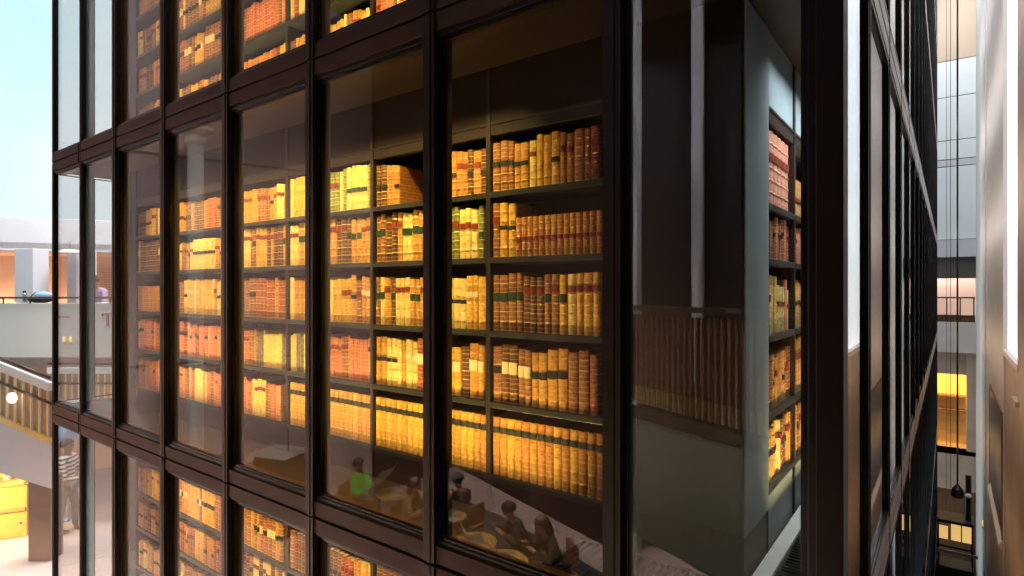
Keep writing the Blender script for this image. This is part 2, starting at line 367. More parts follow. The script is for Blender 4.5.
# ------------------------------------------------------------------ the tower: core, slabs, grilles
RL = [1.10, 1.89, 2.94, 3.99, 5.04, 6.09, 6.95]      # ends of the bookcases along the front
YF, XF = .51, -.429                                  # shelf fronts
b = MB().box(-7.0, -.80, .90, 19.4, ZB, ZT)
struct('wall_core', b, M['darkwall'], 'dark windowless core of the book tower behind the bookcases', 'wall')
b = MB().box(-.80, XF, 2.68, 19.4, ZB, ZT)
struct('wall_core_side', b, M['slate'], 'grey inner wall along the side corridor behind the panes', 'wall')
for k in range(-3, 4):
    b = MB().box(-7.76, -.10, .09, .90, zc(k)-1.52, zc(k)-1.32).box(-.80, -.10, .90, 19.4, zc(k)-1.52, zc(k)-1.32).box(-7.76, -7.0, .90, 5.0, zc(k)-1.52, zc(k)-1.32)
    struct(f'floor_{k+4}', b, M['soffit'], f'dark brown floor slab and soffit below the {LEVEL[k]} of the tower', 'floor')
def core_pier(k):
    z0, z1 = zc(k)-1.32, zc(k)+1.30
    b = MB().box(-1.10, XF, YF, .92, zc(k)-1.10, z1)
    o = struct(f'wall_pier_{k+2}', b, [M['pier']], f'dark polished corner pier beside the bookcases on the {LEVEL[k]}', 'wall', .003)
    MB().box(-1.095, XF-.006, YF+.006, .915, z0, zc(k)-1.10).build('plinth', M['plinth'], o)
    MB().box(XF-.012, XF+.004, YF+.0, .92, zc(k)-1.10, z1-.02).build('side_panel', M['slate'], o)
    b = MB().box(-7.2, -6.95, YF, .90, z0, z1)
    struct(f'wall_end_{k+2}', b, M['pier'], f'dark pilaster closing the far end of the bookcases, {LEVEL[k]}', 'wall', .003)
for k in (-1, 0, 1):
    core_pier(k)
    zf = zc(k)-1.32
    g = MB()
    for i in range(32): g.box(-1.22+i*.034, -1.22+i*.034+.014, .13, .46, zf, zf+.022)
    g.box(-1.24, -.12, .10, .13, zf, zf+.024).box(-1.24, -.12, .46, .485, zf, zf+.024)
    tag(g.build('floor_grille', M['grille']), f'ribbed metal floor grille behind the corner pane of the front, {LEVEL[k]}', 'grille', 'corridor floor grilles', 'structure')
    g = MB()
    for i in range(int(5.0/.034)): g.box(-.33, -.12, .50+i*.034, .50+i*.034+.014, zf, zf+.022)
    g.box(-.34, -.33, .49, 5.5, zf, zf+.024).box(-.12, -.11, .49, 5.5, zf, zf+.024)
    tag(g.build('floor_grille', M['grille']), f'ribbed dark floor grille in the side corridor, {LEVEL[k]}', 'grille', 'corridor floor grilles', 'structure')
    g = MB().box(XF+.012, -.345, .52, 8.0, zf, zf+.030)
    tag(g.build('floor_margin', M['margin'], None, .003), f'pale stone strip along the foot of the side bookcase, {LEVEL[k]}', 'floor strip', None, 'structure')

# ------------------------------------------------------------------ bookcases and books
ROWS_L = [(.567, .90), (.18, .535), (-.253, .15), (-.67, -.285), (-1.10, -.70)]         # shelf tops and the clear space over them
ROWS_R = [(.43, .84), (.15, .40), (-.24, .12), (-.63, -.27), (-1.00, -.66)]
def bookcase(x0, x1, k, rows, loc, rz, label, group, cornice):
    root = thing('bookcase', label, 'bookcase', loc, rz, group)
    z0, z1 = -1.32, 1.30; D = .355
    L = x1-x0; lo = rows[-1][0]
    MB().box(.02, L-.02, D-.02, D, z0, z1).build('back_panel', M['case_back'], root)
    for a in (0, L-.016): MB().box(a, a+.016, 0, D, z0, z1).build('side_panel', M['case'], root, .002)
    MB().box(.016, L-.016, .012, D-.02, z0, lo-.03).build('plinth', M['plinth'] if cornice else M['slate'], root)
    for zt, _ in rows:
        MB().box(.016, L-.016, .004, D-.02, zt-.032, zt).box(.016, L-.016, -.003, .004, zt-.034, zt-.002).build('shelf', M['shelf'], root, .002)
    top = rows[0][1]
    b = MB().box(.016, L-.016, .006, .05, top, top+.06).box(.016, L-.016, .0, .03, top+.06, top+.075)
    b.build('cornice', M['case'], root, .002)
    MB().box(.016, L-.016, .010, .03, top+.075, z1).build('header_panel', M['soffit'] if cornice else M['slate'], root)
    MB().box(.016, L-.016, .05, D-.02, top+.03, top+.05).build('top_board', M['case'], root)
    return root

# a shelf's look: colour mix, mean width, height range, labels (colour, low, high as share of height), evenness
ROW = {
 'mixed':   (['tan','cream','gold','brown','umber','tan','cream'], .046, (.255, .29), [('dark', .50, .60), ('red', .66, .76), None], 0),
 'redmix':  (['orange','brown','gold','russet','umber','orange'], .050, (.26, .29), [('red', .62, .74), ('dark', .42, .52), None], 0),
 'set':     (['orange','orange','tan'], .040, (.215, .222), [('red', .40, .50)], 1),
 'tallset': (['tan','cream','brown','gold','umber'], .054, (.315, .34), [('green', .54, .68), ('red', .70, .80)], 0),
 'creamy':  (['cream','cream','gold','tan','brown'], .050, (.31, .345), [('red', .62, .74), ('pale', .6, .7), ('dark', .5, .58), None], 0),
 'brownmix':(['brown','tan','cream','russet','umber','gold','brown'], .058, (.30, .345), [('dark', .52, .64), None, ('pale', .5, .7)], 0),
 'goldset': (['gold','tan','gold','tan','orange'], .053, (.325, .342), [('dark', .73, .83)], 1),
 'pinkset': (['pink','pink','rose','brown','cream'], .036, (.29, .32), [None, None, ('red', .7, .8)], 0),
 'pamph':   (['grey','grey','cream','grey'], .018, (.25, .31), [None], 0),
 'green':   (['green','cream','green','gold'], .046, (.29, .32), [('red', .6, .72), ('green', .4, .5), None], 0),
 'rset':    (['rose'], .088, (.375, .38), [('red', .60, .70)], 1),
 'russet':  (['russet','orange','russet','pink'], .05, (.20, .225), [('dark', .6, .7), None], 0),
 'russetb': (['pink','russet','pink','rose'], .045, (.29, .33), [None, ('dark', .6, .7), None], 0),
 'whitish': (['cream','cream','rose'], .05, (.20, .32), [('red', .55, .66), None], 0),
}
PLAN = {   # per unit, rows from the top; a pair splits the shelf (share of the width for the first)
 (0, 0): ['mixed>redmix', 'creamy>set', 'tallset', 'brownmix', 'goldset'],
 (0, 1): ['redmix', 'tallset>green', 'tallset>creamy', 'creamy>brownmix', 'goldset'],
 (0, 2): ['green', 'tallset', 'creamy', 'pamph>pinkset', 'goldset'],
 (0, 3): ['mixed', 'tallset', 'brownmix', 'pinkset>pamph', 'pinkset'],
 (0, 4): ['redmix', 'mixed', 'creamy', 'russetb', 'pinkset'],
 (0, 5): ['redmix', 'brownmix', 'redmix', 'russetb', 'russetb'],
}
SPLIT = {'creamy>set': .22, 'pamph>pinkset': .5, 'green>redmix': .45, 'tallset>green': .6, 'tallset>creamy': .5, 'mixed>redmix': .5, 'creamy>brownmix': .4}
books = []          # every planned book: (unit name, row, place, x, y, z, rz, w, h, d, colour, label spec, lean)
def fill(key, k, u, L, rows, base, rz, plan, unit_words, depth=.24, gap_rows=()):
    for r_, (zt, ztop) in enumerate(rows):
        spec = plan[r_]; parts = spec.split('>'); cut = SPLIT.get(spec, .5) if len(parts) > 1 else 1
        x = .020; n_ = 0; end = L-.020
        if (k, u, r_) == (0, 1, 0): x, gap = .020, (.30, .53)
        else: gap = None
        stop_short = .10 if random.random() < .10 else 0
        lastset = None; col = None
        while True:
            st = ROW[parts[0] if (x < L*cut or len(parts) == 1) else parts[1]]
            cols, mw, hr, labs, even = st
            if lastset is not st or (not even and random.random() < .55): col = random.choice(cols); lb = random.choice(labs); hh = random.uniform(*hr)
            if lastset is not st and not even: pass
            lastset = st
            if even: col = random.choice(cols); lb = labs[0]
            w = mw*(1 if even else random.uniform(.72, 1.3))
            if gap and gap[0] < x+w and x < gap[1]: x = gap[1]; gap = None
            if x+w > end-stop_short: break
            h = (hr[1] if even else hh+random.uniform(-.008, .008))
            h = min(h, ztop-zt-.012)
            p = Matrix.Rotation(rz, 3, 'Z') @ Vector((x+w/2, .022+random.uniform(0, .010 if not even else .002), 0)) + Vector(base)
            books.append(dict(unit=unit_words, k=k, row=r_, n=n_, p=Vector((p.x, p.y, zc(k)+zt+.0005)), rz=rz, w=w-.0012, h=h, d=depth*random.uniform(.85, 1.05), col=col, lab=lb))
            x += w; n_ += 1
for k in (-1, 0, 1):
    for u in range(6):
        t0, t1 = RL[u], RL[u+1]
        words = f'{ORD[u]} bookcase from the corner'
        bookcase(-t1, -t0, k, ROWS_L, (-t1, YF, zc(k)), 0, f'tall dark bookcase of old books, {ORD[u]} from the corner pier, {LEVEL[k]}', 'bookcases along the front', True)
        plan = PLAN[(0, u)] if k == 0 else [random.choice(['mixed', 'redmix', 'tallset', 'creamy', 'brownmix', 'goldset', 'pinkset'] if u < 4 else ['redmix', 'brownmix', 'pinkset', 'mixed']) for _ in range(5)]
        fill((k, u), k, u, t1-t0, ROWS_L, (-t1, YF, 0), 0, plan, f'bookcase {ORD[u]} from corner')
    for u, (s0, s1) in enumerate(((.92, 1.56), (1.56, 2.66))):
        bookcase(0, s1-s0, k, ROWS_R, (XF, s0, zc(k)), PI/2, f'{"near" if u == 0 else "second"} bookcase facing the side corridor, {LEVEL[k]}', 'bookcases facing the side', False)
        plan = [['rset', 'russet', 'whitish', 'redmix', 'mixed'], ['set', 'russet', 'mixed', 'creamy', 'mixed']][u]
        fill((k, 10+u), k, 10+u, s1-s0, ROWS_R, (XF, s0, 0), PI/2, plan, f'{ORD[u]} side bookcase')

def book_mesh(b, detail=True):
    """rounded, banded spine with boards; local spine faces -y, base at z=0. Material 0 leather, 1 pages"""
    w, h, d = b['w'], b['h'], b['d']
    sag = min(.010, w*.22)
    hinge = .004
    xs = [-w/2, -w*.42, -w*.22, 0, w*.22, w*.42, w/2] if detail else [-w/2, -w*.3, 0, w*.3, w/2]
    def ring(z, out):
        pts = [(x, -out*(1-(2*x/w)**2)-sag*(1-(2*x/w)**2)+(.004 if abs(x) == w/2 else 0), z) for x in xs]
        return pts+[(w/2, .010, z), (w/2, d, z), (-w/2, d, z), (-w/2, .010, z)]
    zs = []
    if detail:
        nb = 5; zs = [(0, 0), (.006, .0015)]
        for i in range(1, nb+1):
            c = h*i/(nb+1); e = .0042
            zs += [(c-e*1.6, 0), (c-e*.7, .0042), (c+e*.7, .0042), (c+e*1.6, 0)]
        zs += [(h-.006, .0015), (h, 0)]
    else: zs = [(0, 0), (h, 0)]
    mb = MB(); k = len(xs)+4; vs = []; uv = []
    for z, o in zs:
        rg = ring(z, o); vs += rg; uv += [(i/k, z/h) for i in range(k)]
    fs = [(i*k+j, i*k+(j+1) % k, (i+1)*k+(j+1) % k, (i+1)*k+j) for i in range(len(zs)-1) for j in range(k)]
    fs += [tuple(range(k))[::-1]]
    mb.add(vs, fs, 0, uv)
    # head: boards stand a little over the page block
    top = (len(zs)-1)*k; t = min(.004, w*.15)
    mb.add([(-w/2, .006, h), (-w/2+t, .006, h), (-w/2+t, d, h), (-w/2, d, h), (w/2, .006, h), (w/2-t, .006, h), (w/2-t, d, h), (w/2, d, h)], [(0,1,2,3),(4,7,6,5)], 0)
    ring_top = ring(h, 0)[:len(xs)]
    mb.add(ring_top+[(w/2-t, .006, h), (-w/2+t, .006, h)], [tuple(range(len(xs)+2))], 0)
    return mb
def label_mesh(b, lo, hi):
    w, h = b['w'], b['h']; sag = min(.010, w*.22); xs = [-w*.46, -w*.3, -w*.12, 0, w*.12, w*.3, w*.46]
    f = lambda x: -sag*(1-(2*x/w)**2)-.0055
    vs = [(x, f(x), z) for z in (h*lo, h*hi) for x in xs]+[(x, f(x)+.006, z) for z in (h*lo, h*hi) for x in xs]; n_ = len(xs)
    fs = [(j, j+1, n_+j+1, n_+j) for j in range(n_-1)]
    o = 2*n_
    fs += [(o+j, j, n_+j, o+n_+j) for j in (0,)]+[(j, o+j, o+n_+j, n_+j) for j in (n_-1,)]
    fs += [(j+1, j, o+j, o+j+1) for j in range(n_-1)]+[(n_+j, n_+j+1, o+n_+j+1, o+n_+j) for j in range(n_-1)]
    return MB().add(vs, fs)
def pages_mesh(b):
    w, h, d = b['w'], b['h'], b['d']; t = min(.004, w*.15)
    return MB().box(-w/2+t, w/2-t, .006, d-.004, .003, h-.004)
def project(p):
    q = p-CAM; Y = -.6*q.x+.8*q.y; X = .8*q.x+.6*q.y
    return 512+F*X/Y, 288-F*q.z/Y, Y
BARS = [(0, 58), (76, 86), (108, 126), (158, 176), (222, 240), (308, 328), (425, 448), (597, 640), (806, 1024)]
for b in books:
    px, py, Y = project(b['p']); px2, py2, _ = project(b['p']+Vector((0, 0, b['h'])))
    vis = max(0, min(576, py)-max(0, py2))
    if any(a <= px <= c for a, c in BARS): vis *= .0
    if b['k'] == 1 or b['k'] == -1: vis *= .9
    wv_ = b['w']*F/Y*(.9 if b['rz'] == 0 else .35)
    b['score'] = vis*wv_
order = sorted(range(len(books)), key=lambda i: -books[i]['score'])
own = set(order[:300])
rest = MB(); rest_mats = list(LEATHER.keys()); lab_mats = list(LAB.keys())
for i, b in enumerate(books):
    if i in own:
        bm_ = book_mesh(b)
        o = bm_.build('book', [LEATHER[b['col']], M['page']]); o.location = b['p']; o.rotation_euler = (0, 0, b['rz'])
        fl = {0: '', 1: ', upper floor', -1: ', lower floor'}[b['k']]
        ld = f" with {b['lab'][0]} label" if b['lab'] else ''
        tag(o, f"{COLOUR[b['col']]} book{ld}, {ORD[b['n']]} on {['top','second','third','fourth','bottom'][b['row']]} shelf, {b['unit']}{fl}", 'book',
            {0: 'books at eye level', 1: 'books on the upper floor', -1: 'books on the lower floor'}[b['k']])
        pages_mesh(b).build('page_block', M['page'], o)
        if b['lab']: label_mesh(b, b['lab'][1], b['lab'][2]).build('title_label', LAB[b['lab'][0]], o)
    else:
        R = Matrix.Translation(b['p']) @ Matrix.Rotation(b['rz'], 4, 'Z')
        s_ = book_mesh(b, False)
        rest.add([R @ Vector(v) for v in s_.v], s_.f, rest_mats.index(b['col']), s_.uv)
        s_ = pages_mesh(b); rest.add([R @ Vector(v) for v in s_.v], s_.f, len(rest_mats)+len(lab_mats))
        if b['lab']:
            s_ = label_mesh(b, b['lab'][1], b['lab'][2]); rest.add([R @ Vector(v) for v in s_.v], s_.f, len(rest_mats)+lab_mats.index(b['lab'][0]))
o = rest.build('shelved_books', [LEATHER[c] for c in rest_mats]+[LAB[c] for c in lab_mats]+[M['page']])
tag(o, 'remaining leather bound books filling the farther shelves of the glass tower', 'books', None, 'stuff')
print('books', len(books))

# ------------------------------------------------------------------ people
def skin_mesh(nodes, edges, root, sub=2):
    """nodes: name -> (xyz, radius); grown with a Skin modifier, then applied"""
    names = list(nodes); me = bpy.data.meshes.new('skin'); me.from_pydata([nodes[a][0] for a in names], [(names.index(a), names.index(b)) for a, b in edges], [])
    o = bpy.data.objects.new('skin', me); COL.objects.link(o)
    sk = o.modifiers.new('skin', 'SKIN'); sk.use_smooth_shade = True
    for i, a in enumerate(names):
        r = nodes[a][1]; d = me.skin_vertices[0].data[i]; d.radius = r if isinstance(r, tuple) else (r, r); d.use_root = (a == root)
    sb = o.modifiers.new('sub', 'SUBSURF'); sb.levels = sub; sb.render_levels = sub
    dg = bpy.context.evaluated_depsgraph_get(); dg.update()
    out = bpy.data.meshes.new_from_object(o.evaluated_get(dg)); bpy.data.objects.remove(o)
    r = MB(); r.add([v.co[:] for v in out.vertices], [tuple(p.vertices) for p in out.polygons]); bpy.data.meshes.remove(out)
    return r
def person(label, loc, rz, pose, top, legs_m, skin='skin', hair='hair', long_hair=False, lean=0.0, hands=None, group=None):
    root = thing('person', label, 'person', loc, rz, group)
    sit = pose == 'sit'
    hp = .50 if sit else .93
    def T(x, y, z):                                   # torso leans forward about the hips (front is -y)
        dz = z-.93; c, s = math.cos(lean), math.sin(lean); return (x, y*c-dz*s, hp+dz*c+y*s*.3)
    N = {'pel': (T(0, 0, .95), (.145, .10)), 'bel': (T(0, -.01, 1.10), (.135, .098)), 'che': (T(0, -.01, 1.30), (.155, .105)), 'clav': (T(0, .01, 1.44), (.075, .065)),
         'nek': (T(0, 0, 1.50), .050), 'jaw': (T(0, -.025, 1.565), (.060, .070)), 'hed': (T(0, -.012, 1.645), (.076, .094)), 'crn': (T(0, 0, 1.71), (.058, .070))}
    E = [('pel', 'bel'), ('bel', 'che'), ('che', 'clav'), ('clav', 'nek'), ('nek', 'jaw'), ('jaw', 'hed'), ('hed', 'crn')]
    H = {}
    for s_, sx in (('l', 1), ('r', -1)):
        sh = T(sx*.175, .005, 1.40)
        if hands: hx, hy, hz = hands; wr = Vector((sx*hx, hy, hz))
        elif sit: wr = Vector((sx*.12, -.42, .74))
        else: wr = Vector((sx*.235, -.04, .86))
        shv = Vector(sh); mid = (shv+wr)/2; reach = (wr-shv).length; bend = math.sqrt(max(0, .285**2-(reach/2)**2))
        ebv = mid+Vector((sx*.45, .25, -.85)).normalized()*bend
        hd = (wr-ebv).normalized()
        N.update({'sh'+s_: (sh, .058), 'el'+s_: (tuple(ebv), .041), 'wr'+s_: (tuple(wr), (.027, .022)), 'pa'+s_: (tuple(wr+hd*.075), (.034, .016))})
        E += [('clav', 'sh'+s_), ('sh'+s_, 'el'+s_), ('el'+s_, 'wr'+s_), ('wr'+s_, 'pa'+s_)]
        H[s_] = (wr, hd, sx)
        if sit:
            N.update({'hi'+s_: ((sx*.095, -.03, .50), .085), 'kn'+s_: ((sx*.11, -.45, .50), .058), 'an'+s_: ((sx*.11, -.42, .09), .040), 'to'+s_: ((sx*.12, -.60, .035), (.042, .030))})
        else:
            st = .10*sx
            N.update({'hi'+s_: ((sx*.092, 0, .90), .088), 'kn'+s_: ((sx*.10, -.02-st*.6, .50), .057), 'an'+s_: ((sx*.10, .02-st, .08), .040), 'to'+s_: ((sx*.115, -.15-st, .033), (.042, .030))})
        E += [('pel', 'hi'+s_), ('hi'+s_, 'kn'+s_), ('kn'+s_, 'an'+s_), ('an'+s_, 'to'+s_)]
    body = skin_mesh(N, E, 'pel')
    for s_, (wr, hd, sx) in H.items():                # five bent fingers rooted in each palm
        side = hd.cross(Vector((0, 0, 1))); side = (side.normalized() if side.length > .1 else Vector((1, 0, 0))); dn = Vector((0, 0, -1)) if abs(hd.z) < .8 else Vector((0, -1, 0))
        pc = wr+hd*.07
        for q, ln in zip((-1.5, -.5, .5, 1.5), (.062, .075, .078, .066)):
            a = pc+side*q*.017
            body.tube([a, a+hd*ln*.55+dn*.006, a+hd*ln*.85+dn*.024, a+hd*ln*.9+dn*.042], [.0095, .009, .008, .006], 6)
        a = wr+hd*.03+side*.03*sx*-1
        body.tube([a, a+hd*.03-side*sx*.022, a+hd*.06-side*sx*.026+dn*.01], [.0105, .0095, .007], 6)
    hc = Vector(T(0, -.012, 1.64)); up = Vector(T(0, 0, 1.74))-Vector(T(0, 0, 1.64)); up.normalize(); fw = up.cross(Vector((-1, 0, 0))).normalized()
    if fw.y > 0: fw = -fw
    X = Vector((1, 0, 0))
    body.tube([hc+fw*.078+up*.012, hc+fw*.104-up*.020, hc+fw*.086-up*.030], [.008, .015, .010], 6)
    for sx in (-1, 1):
        body.ball(hc+X*sx*.074-up*.008, (.010, .020, .030), 8)
        body.ball(hc+X*sx*.031+fw*.080+up*.012, .0115, 8, 1)
    body.ball(hc+fw*.078-up*.052, (.024, .010, .006), 8, 2)
    body.build('body', [M[skin], M['eye'], M['lip']], root, smooth=True)
    g = lambda ks, ex: {a: (N[a][0], tuple(c+ex for c in N[a][1]) if isinstance(N[a][1], tuple) else N[a][1]+ex) for a in ks}
    ks = ['pel', 'bel', 'che', 'clav']+[a+s_ for s_ in 'lr' for a in ('sh', 'el', 'wr')]
    skin_mesh(g(ks, .013), [e for e in E if e[0] in ks and e[1] in ks], 'pel').build('top', M[top], root, smooth=True)
    ks = ['pel']+[a+s_ for s_ in 'lr' for a in ('hi', 'kn', 'an')]
    skin_mesh(g(ks, .012), [e for e in E if e[0] in ks and e[1] in ks], 'pel').build('trousers', M[legs_m], root, smooth=True)
    for s_ in 'lr':
        a, t_ = Vector(N['an'+s_][0]), Vector(N['to'+s_][0])
        sh = MB().ball(a.lerp(t_, .55)-Vector((0, 0, .012)), (.052, .135, .042), 12); sh.build('shoe', M['black'], root, smooth=True)
    hb = MB(); c = hc+up*.030-fw*.020
    n_, sg = 7, 16
    vs = []
    for i in range(n_+1):
        th = PI*.62*i/n_
        for j in range(sg):
            ph = 2*PI*j/sg; front = math.cos(ph)
            th2 = th*(1-.40*max(0, front))
            d = fw*math.cos(ph)*math.sin(th2)*.106+X*math.sin(ph)*math.sin(th2)*.090+up*math.cos(th2)*.098
            if long_hair and front < .2 and i > 4: d = d-up*.055*(i-4)
            vs.append(c+d)
    hb.add(vs, [(i*sg+j, i*sg+(j+1) % sg, (i+1)*sg+(j+1) % sg, (i+1)*sg+j) for i in range(n_) for j in range(sg)])
    o = hb.build('hair', M[hair], root, smooth=True); so = o.modifiers.new('thick', 'SOLIDIFY'); so.thickness = .02; so.offset = -1
    return root

def on_line(a, e, px_):
    u0, u1 = 0.0, 1.0
    for _ in range(40):
        u = (u0+u1)/2; p = a.lerp(e, u)
        if project(Vector((p.x, p.y, 4.65)))[0] < px_: u0 = u
        else: u1 = u
    return a.lerp(e, (u0+u1)/2)
# ------------------------------------------------------------------ left: gallery, parapet, stair, counters, visitor
def lbox(p0, p1, z0, z1, th, back=True):
    """an upright slab from plan point p0 to p1; thickness goes away from the viewer"""
    d = (Vector((p1[0], p1[1], 0))-Vector((p0[0], p0[1], 0))).normalized(); nrm = Vector((-d.y, d.x, 0))
    if nrm.dot(Vector((p0[0]-CAM.x, p0[1]-CAM.y, 0))) < 0: nrm = -nrm
    if not back: nrm = -nrm
    a, b_ = Vector((p0[0], p0[1], 0)), Vector((p1[0], p1[1], 0))
    return [(a.x, a.y), (b_.x, b_.y), (b_.x+nrm.x*th, b_.y+nrm.y*th), (a.x+nrm.x*th, a.y+nrm.y*th)], z0, z1
A0, A1 = at(-90, 288, 12), at(150, 288, 12)
struct('wall_parapet', MB().prism(*lbox(A0, A1, 3.02, 4.34, .16)), M['parapet'], 'white balcony parapet wall of the gallery at far left', 'wall', .01)
rl = thing('handrail', 'thin dark handrail along the top of the white gallery parapet', 'handrail')
MB().tube([A0+Vector((.02, -.03, -.20)), A1+Vector((.02, -.03, -.20))], .022).build('rail_bar', M['rail'], rl)
for i in range(9):
    p = A0.lerp(A1, (i+.5)/9); MB().box(p.x-.012, p.x+.012, p.y-.012, p.y+.012, 4.33, 4.45).build('rail_post', M['rail'], rl)
g0, g1 = at(-120, 288, 12.9), at(175, 288, 14.9)
gb0, gb1 = at(-150, 288, 15.8), at(175, 288, 17.2)
struct('floor_gallery', MB().prism([tuple(A0.xy), tuple(A1.xy), tuple(gb1.xy), tuple(gb0.xy)], 3.02, 3.22), M['floor_brown'], 'gallery floor behind the white parapet', 'floor')
f0, f1 = at(-120, 288, 12.4), at(175, 288, 14.6)
struct('wall_fascia', MB().prism(*lbox(f0, f1, 5.50, 6.27, .35)), M['plaster_grey'], 'light grey fascia band above the gallery openings', 'wall', .01)
struct('ceiling_gallery', MB().prism([tuple(f0.xy), tuple(f1.xy), tuple(gb1.xy), tuple(gb0.xy)], 5.56, 5.70), M['peach'], 'peach ceiling of the lit gallery', 'ceiling')
struct('wall_gallery', MB().prism(*lbox(gb0, gb1, 3.2, 5.6, .2)), M['peach'], 'warm lit rear wall of the gallery', 'wall')
def pillar(pxa, pxb, Y, z0, z1, m, name, label):
    a, b_ = at(pxa, 288, Y), at(pxb, 288, Y+.35)
    return struct(name, MB().prism(*lbox(a, b_, z0, z1, .5)), m, label, 'pillar', .01)
pillar(33, 49, 12.75, 3.2, 5.52, M['plaster_grey'], 'pillar', 'pale lilac pillar beside the glowing recess at far left')
pillar(76, 97, 13.3, 3.2, 5.52, M['plaster_grey'], 'pillar', 'pale pillar behind the far corner panes of the tower')
pillar(-60, -30, 12.3, 3.2, 5.52, M['plaster_grey'], 'pillar', 'pale pillar at the outer end of the gallery')
struct('wall_below_gallery', MB().prism(*lbox(at(-100, 288, 13.2), at(200, 288, 16), 0, 3.02, .2)), M['peach'], 'pale wall of the ground hall below the gallery', 'wall')
for px_ in (2, 26, 68, 88):
    p = on_line(gb0, gb1, px_); point('wall_washer', (p.x+.25, p.y-.35, 3.75), 42, (1, .60, .30), .08)
# slatted blind on the rear wall
p0, p1 = on_line(gb0, gb1, 96)+Vector((.03, -.04, 0)), on_line(gb0, gb1, 124)+Vector((.03, -.04, 0))
b = MB(); d_ = (p1-p0).normalized()
for i in range(16): b.prism(*lbox(p0, p1, 4.0+i*.072, 4.05+i*.072, .02))
tag(b.build('slatted_blind', M['timber']), 'brown horizontal slat blind behind the gallery at the far corner', 'blind')
# hanging dish lamp
p = at(70, 253, 13.0); L_ = thing('pendant_lamp', 'shallow dish lamp hanging in the gallery behind corner pane', 'lamp', p)
MB().lathe((0, 0, 0), [(.02, .09), (.12, .07), (.26, .0), (.25, -.01), (.10, .05), (.02, .06)], 24).build('lamp_shade', M['white'], L_, smooth=True)
MB().tube([(0, 0, .08), (0, 0, .26)], .006).build('cord', M['black'], L_)
MB().ball((0, 0, .03), .035).build('bulb', M['lamp'], L_)
# things lying on the parapet
p = at(40, 302, 12.11); bag = thing('shoulder_bag', 'dark bag with a pale jacket over it lying on the parapet ledge', 'bag', (p.x, p.y, 4.34), .64)
b = MB().ball((0, 0, .07), (.27, .075, .075), 16); b.build('bag_body', M['cloth_dark'], bag, smooth=True)
b = MB().ball((.06, 0, .16), (.19, .07, .08), 16); o = b.build('jacket', M['cloth_blue'], bag, smooth=True)
MB().tube([(-.22, 0, .10), (-.1, -.02, .2), (.05, -.02, .23)], .012).build('strap', M['black'], bag, smooth=True)
p = at(24.5, 302, 12.1); bt = thing('flask', 'small metal flask standing on the parapet ledge at far left', 'flask', (p.x, p.y, 4.34))
MB().lathe((0, 0, 0), [(.042, 0), (.045, .02), (.045, .18), (.03, .21)], 16).build('flask_body', M['steel'], bt, smooth=True)
MB().lathe((0, 0, .21), [(.03, 0), (.03, .04)], 16).build('cap', M['black'], bt)
p = at(105, 290, 12.85)
person('person in a light purple top bending over the gallery parapet', (p.x, p.y, 3.22), .55, 'stand', 'cloth_purple', 'cloth_dark', lean=.45, hands=(.16, -.52, 1.06), hair='hair_brown')
p = at(107.5, 300, 12.13); o = MB().box(-.17, .17, -.05, .05, 0, .012).build('paper_sheet', M['paper']); o.location = (p.x, p.y, 4.34); o.rotation_euler = (0, 0, .64)
tag(o, 'white paper lying on the parapet below the person in purple', 'paper')
# raised lettering on the parapet (seen behind the far corner panes)
dA = (A1-A0).normalized(); nA = Vector((-dA.y, dA.x, 0));
if nA.dot(A0-CAM) > 0: nA = -nA
def on_wall(px_, z): 
    p = at(px_, 288, 12); return Vector((p.x, p.y, z))+nA*.012
def letter_T(c, h, name, label):
    w = h*.86; t = h*.16; b = MB()
    def q(x0, x1, z0, z1):
        a, e = c+dA*x0, c+dA*x1; b.prism([tuple((a-nA*.012).xy), tuple((e-nA*.012).xy), tuple((e+nA*.010).xy), tuple((a+nA*.010).xy)], c.z+z0, c.z+z1)
    q(-t/2, t/2, .04*h, h); q(-w/2, w/2, h-.09*h, h); q(-w/2, -w/2+.05*h, h*.78, h); q(w/2-.05*h, w/2, h*.78, h); q(-w*.25, w*.25, 0, .05*h)
    return tag(b.build(name, M['sign_red']), label, 'sign')
letter_T(on_wall(108, 3.86), .27, 'wall_letter', 'brown serif capital T on the white parapet beside the dark upright')
b = MB()
for i in range(3):
    a = on_wall(59+i*4, 4.04); e = a+dA*.05; b.prism([tuple((a-nA*.012).xy), tuple((e-nA*.012).xy), tuple((e+nA*.008).xy), tuple((a+nA*.008).xy)], 4.04, 4.065)
tag(b.build('wall_dash', M['sign_red']), 'small brown dash mark on the parapet left of the letter', 'sign')
for i, px_ in enumerate((64.5, 71)):
    p = on_wall(px_, 3.56); lm = thing('wall_lamp', f'small yellow glowing wall lamp on the parapet, {"left" if i == 0 else "right"} of the pair', 'lamp', p, 0, 'pair of wall lamps')
    MB().ball((0, 0, .03), (.028, .028, .065), 12).build('lamp_glass', M['lamp_warm'], lm, smooth=True)
    MB().lathe((0, 0, -.06), [(.02, 0), (.03, .03)], 12).build('lamp_base', M['brass'], lm)
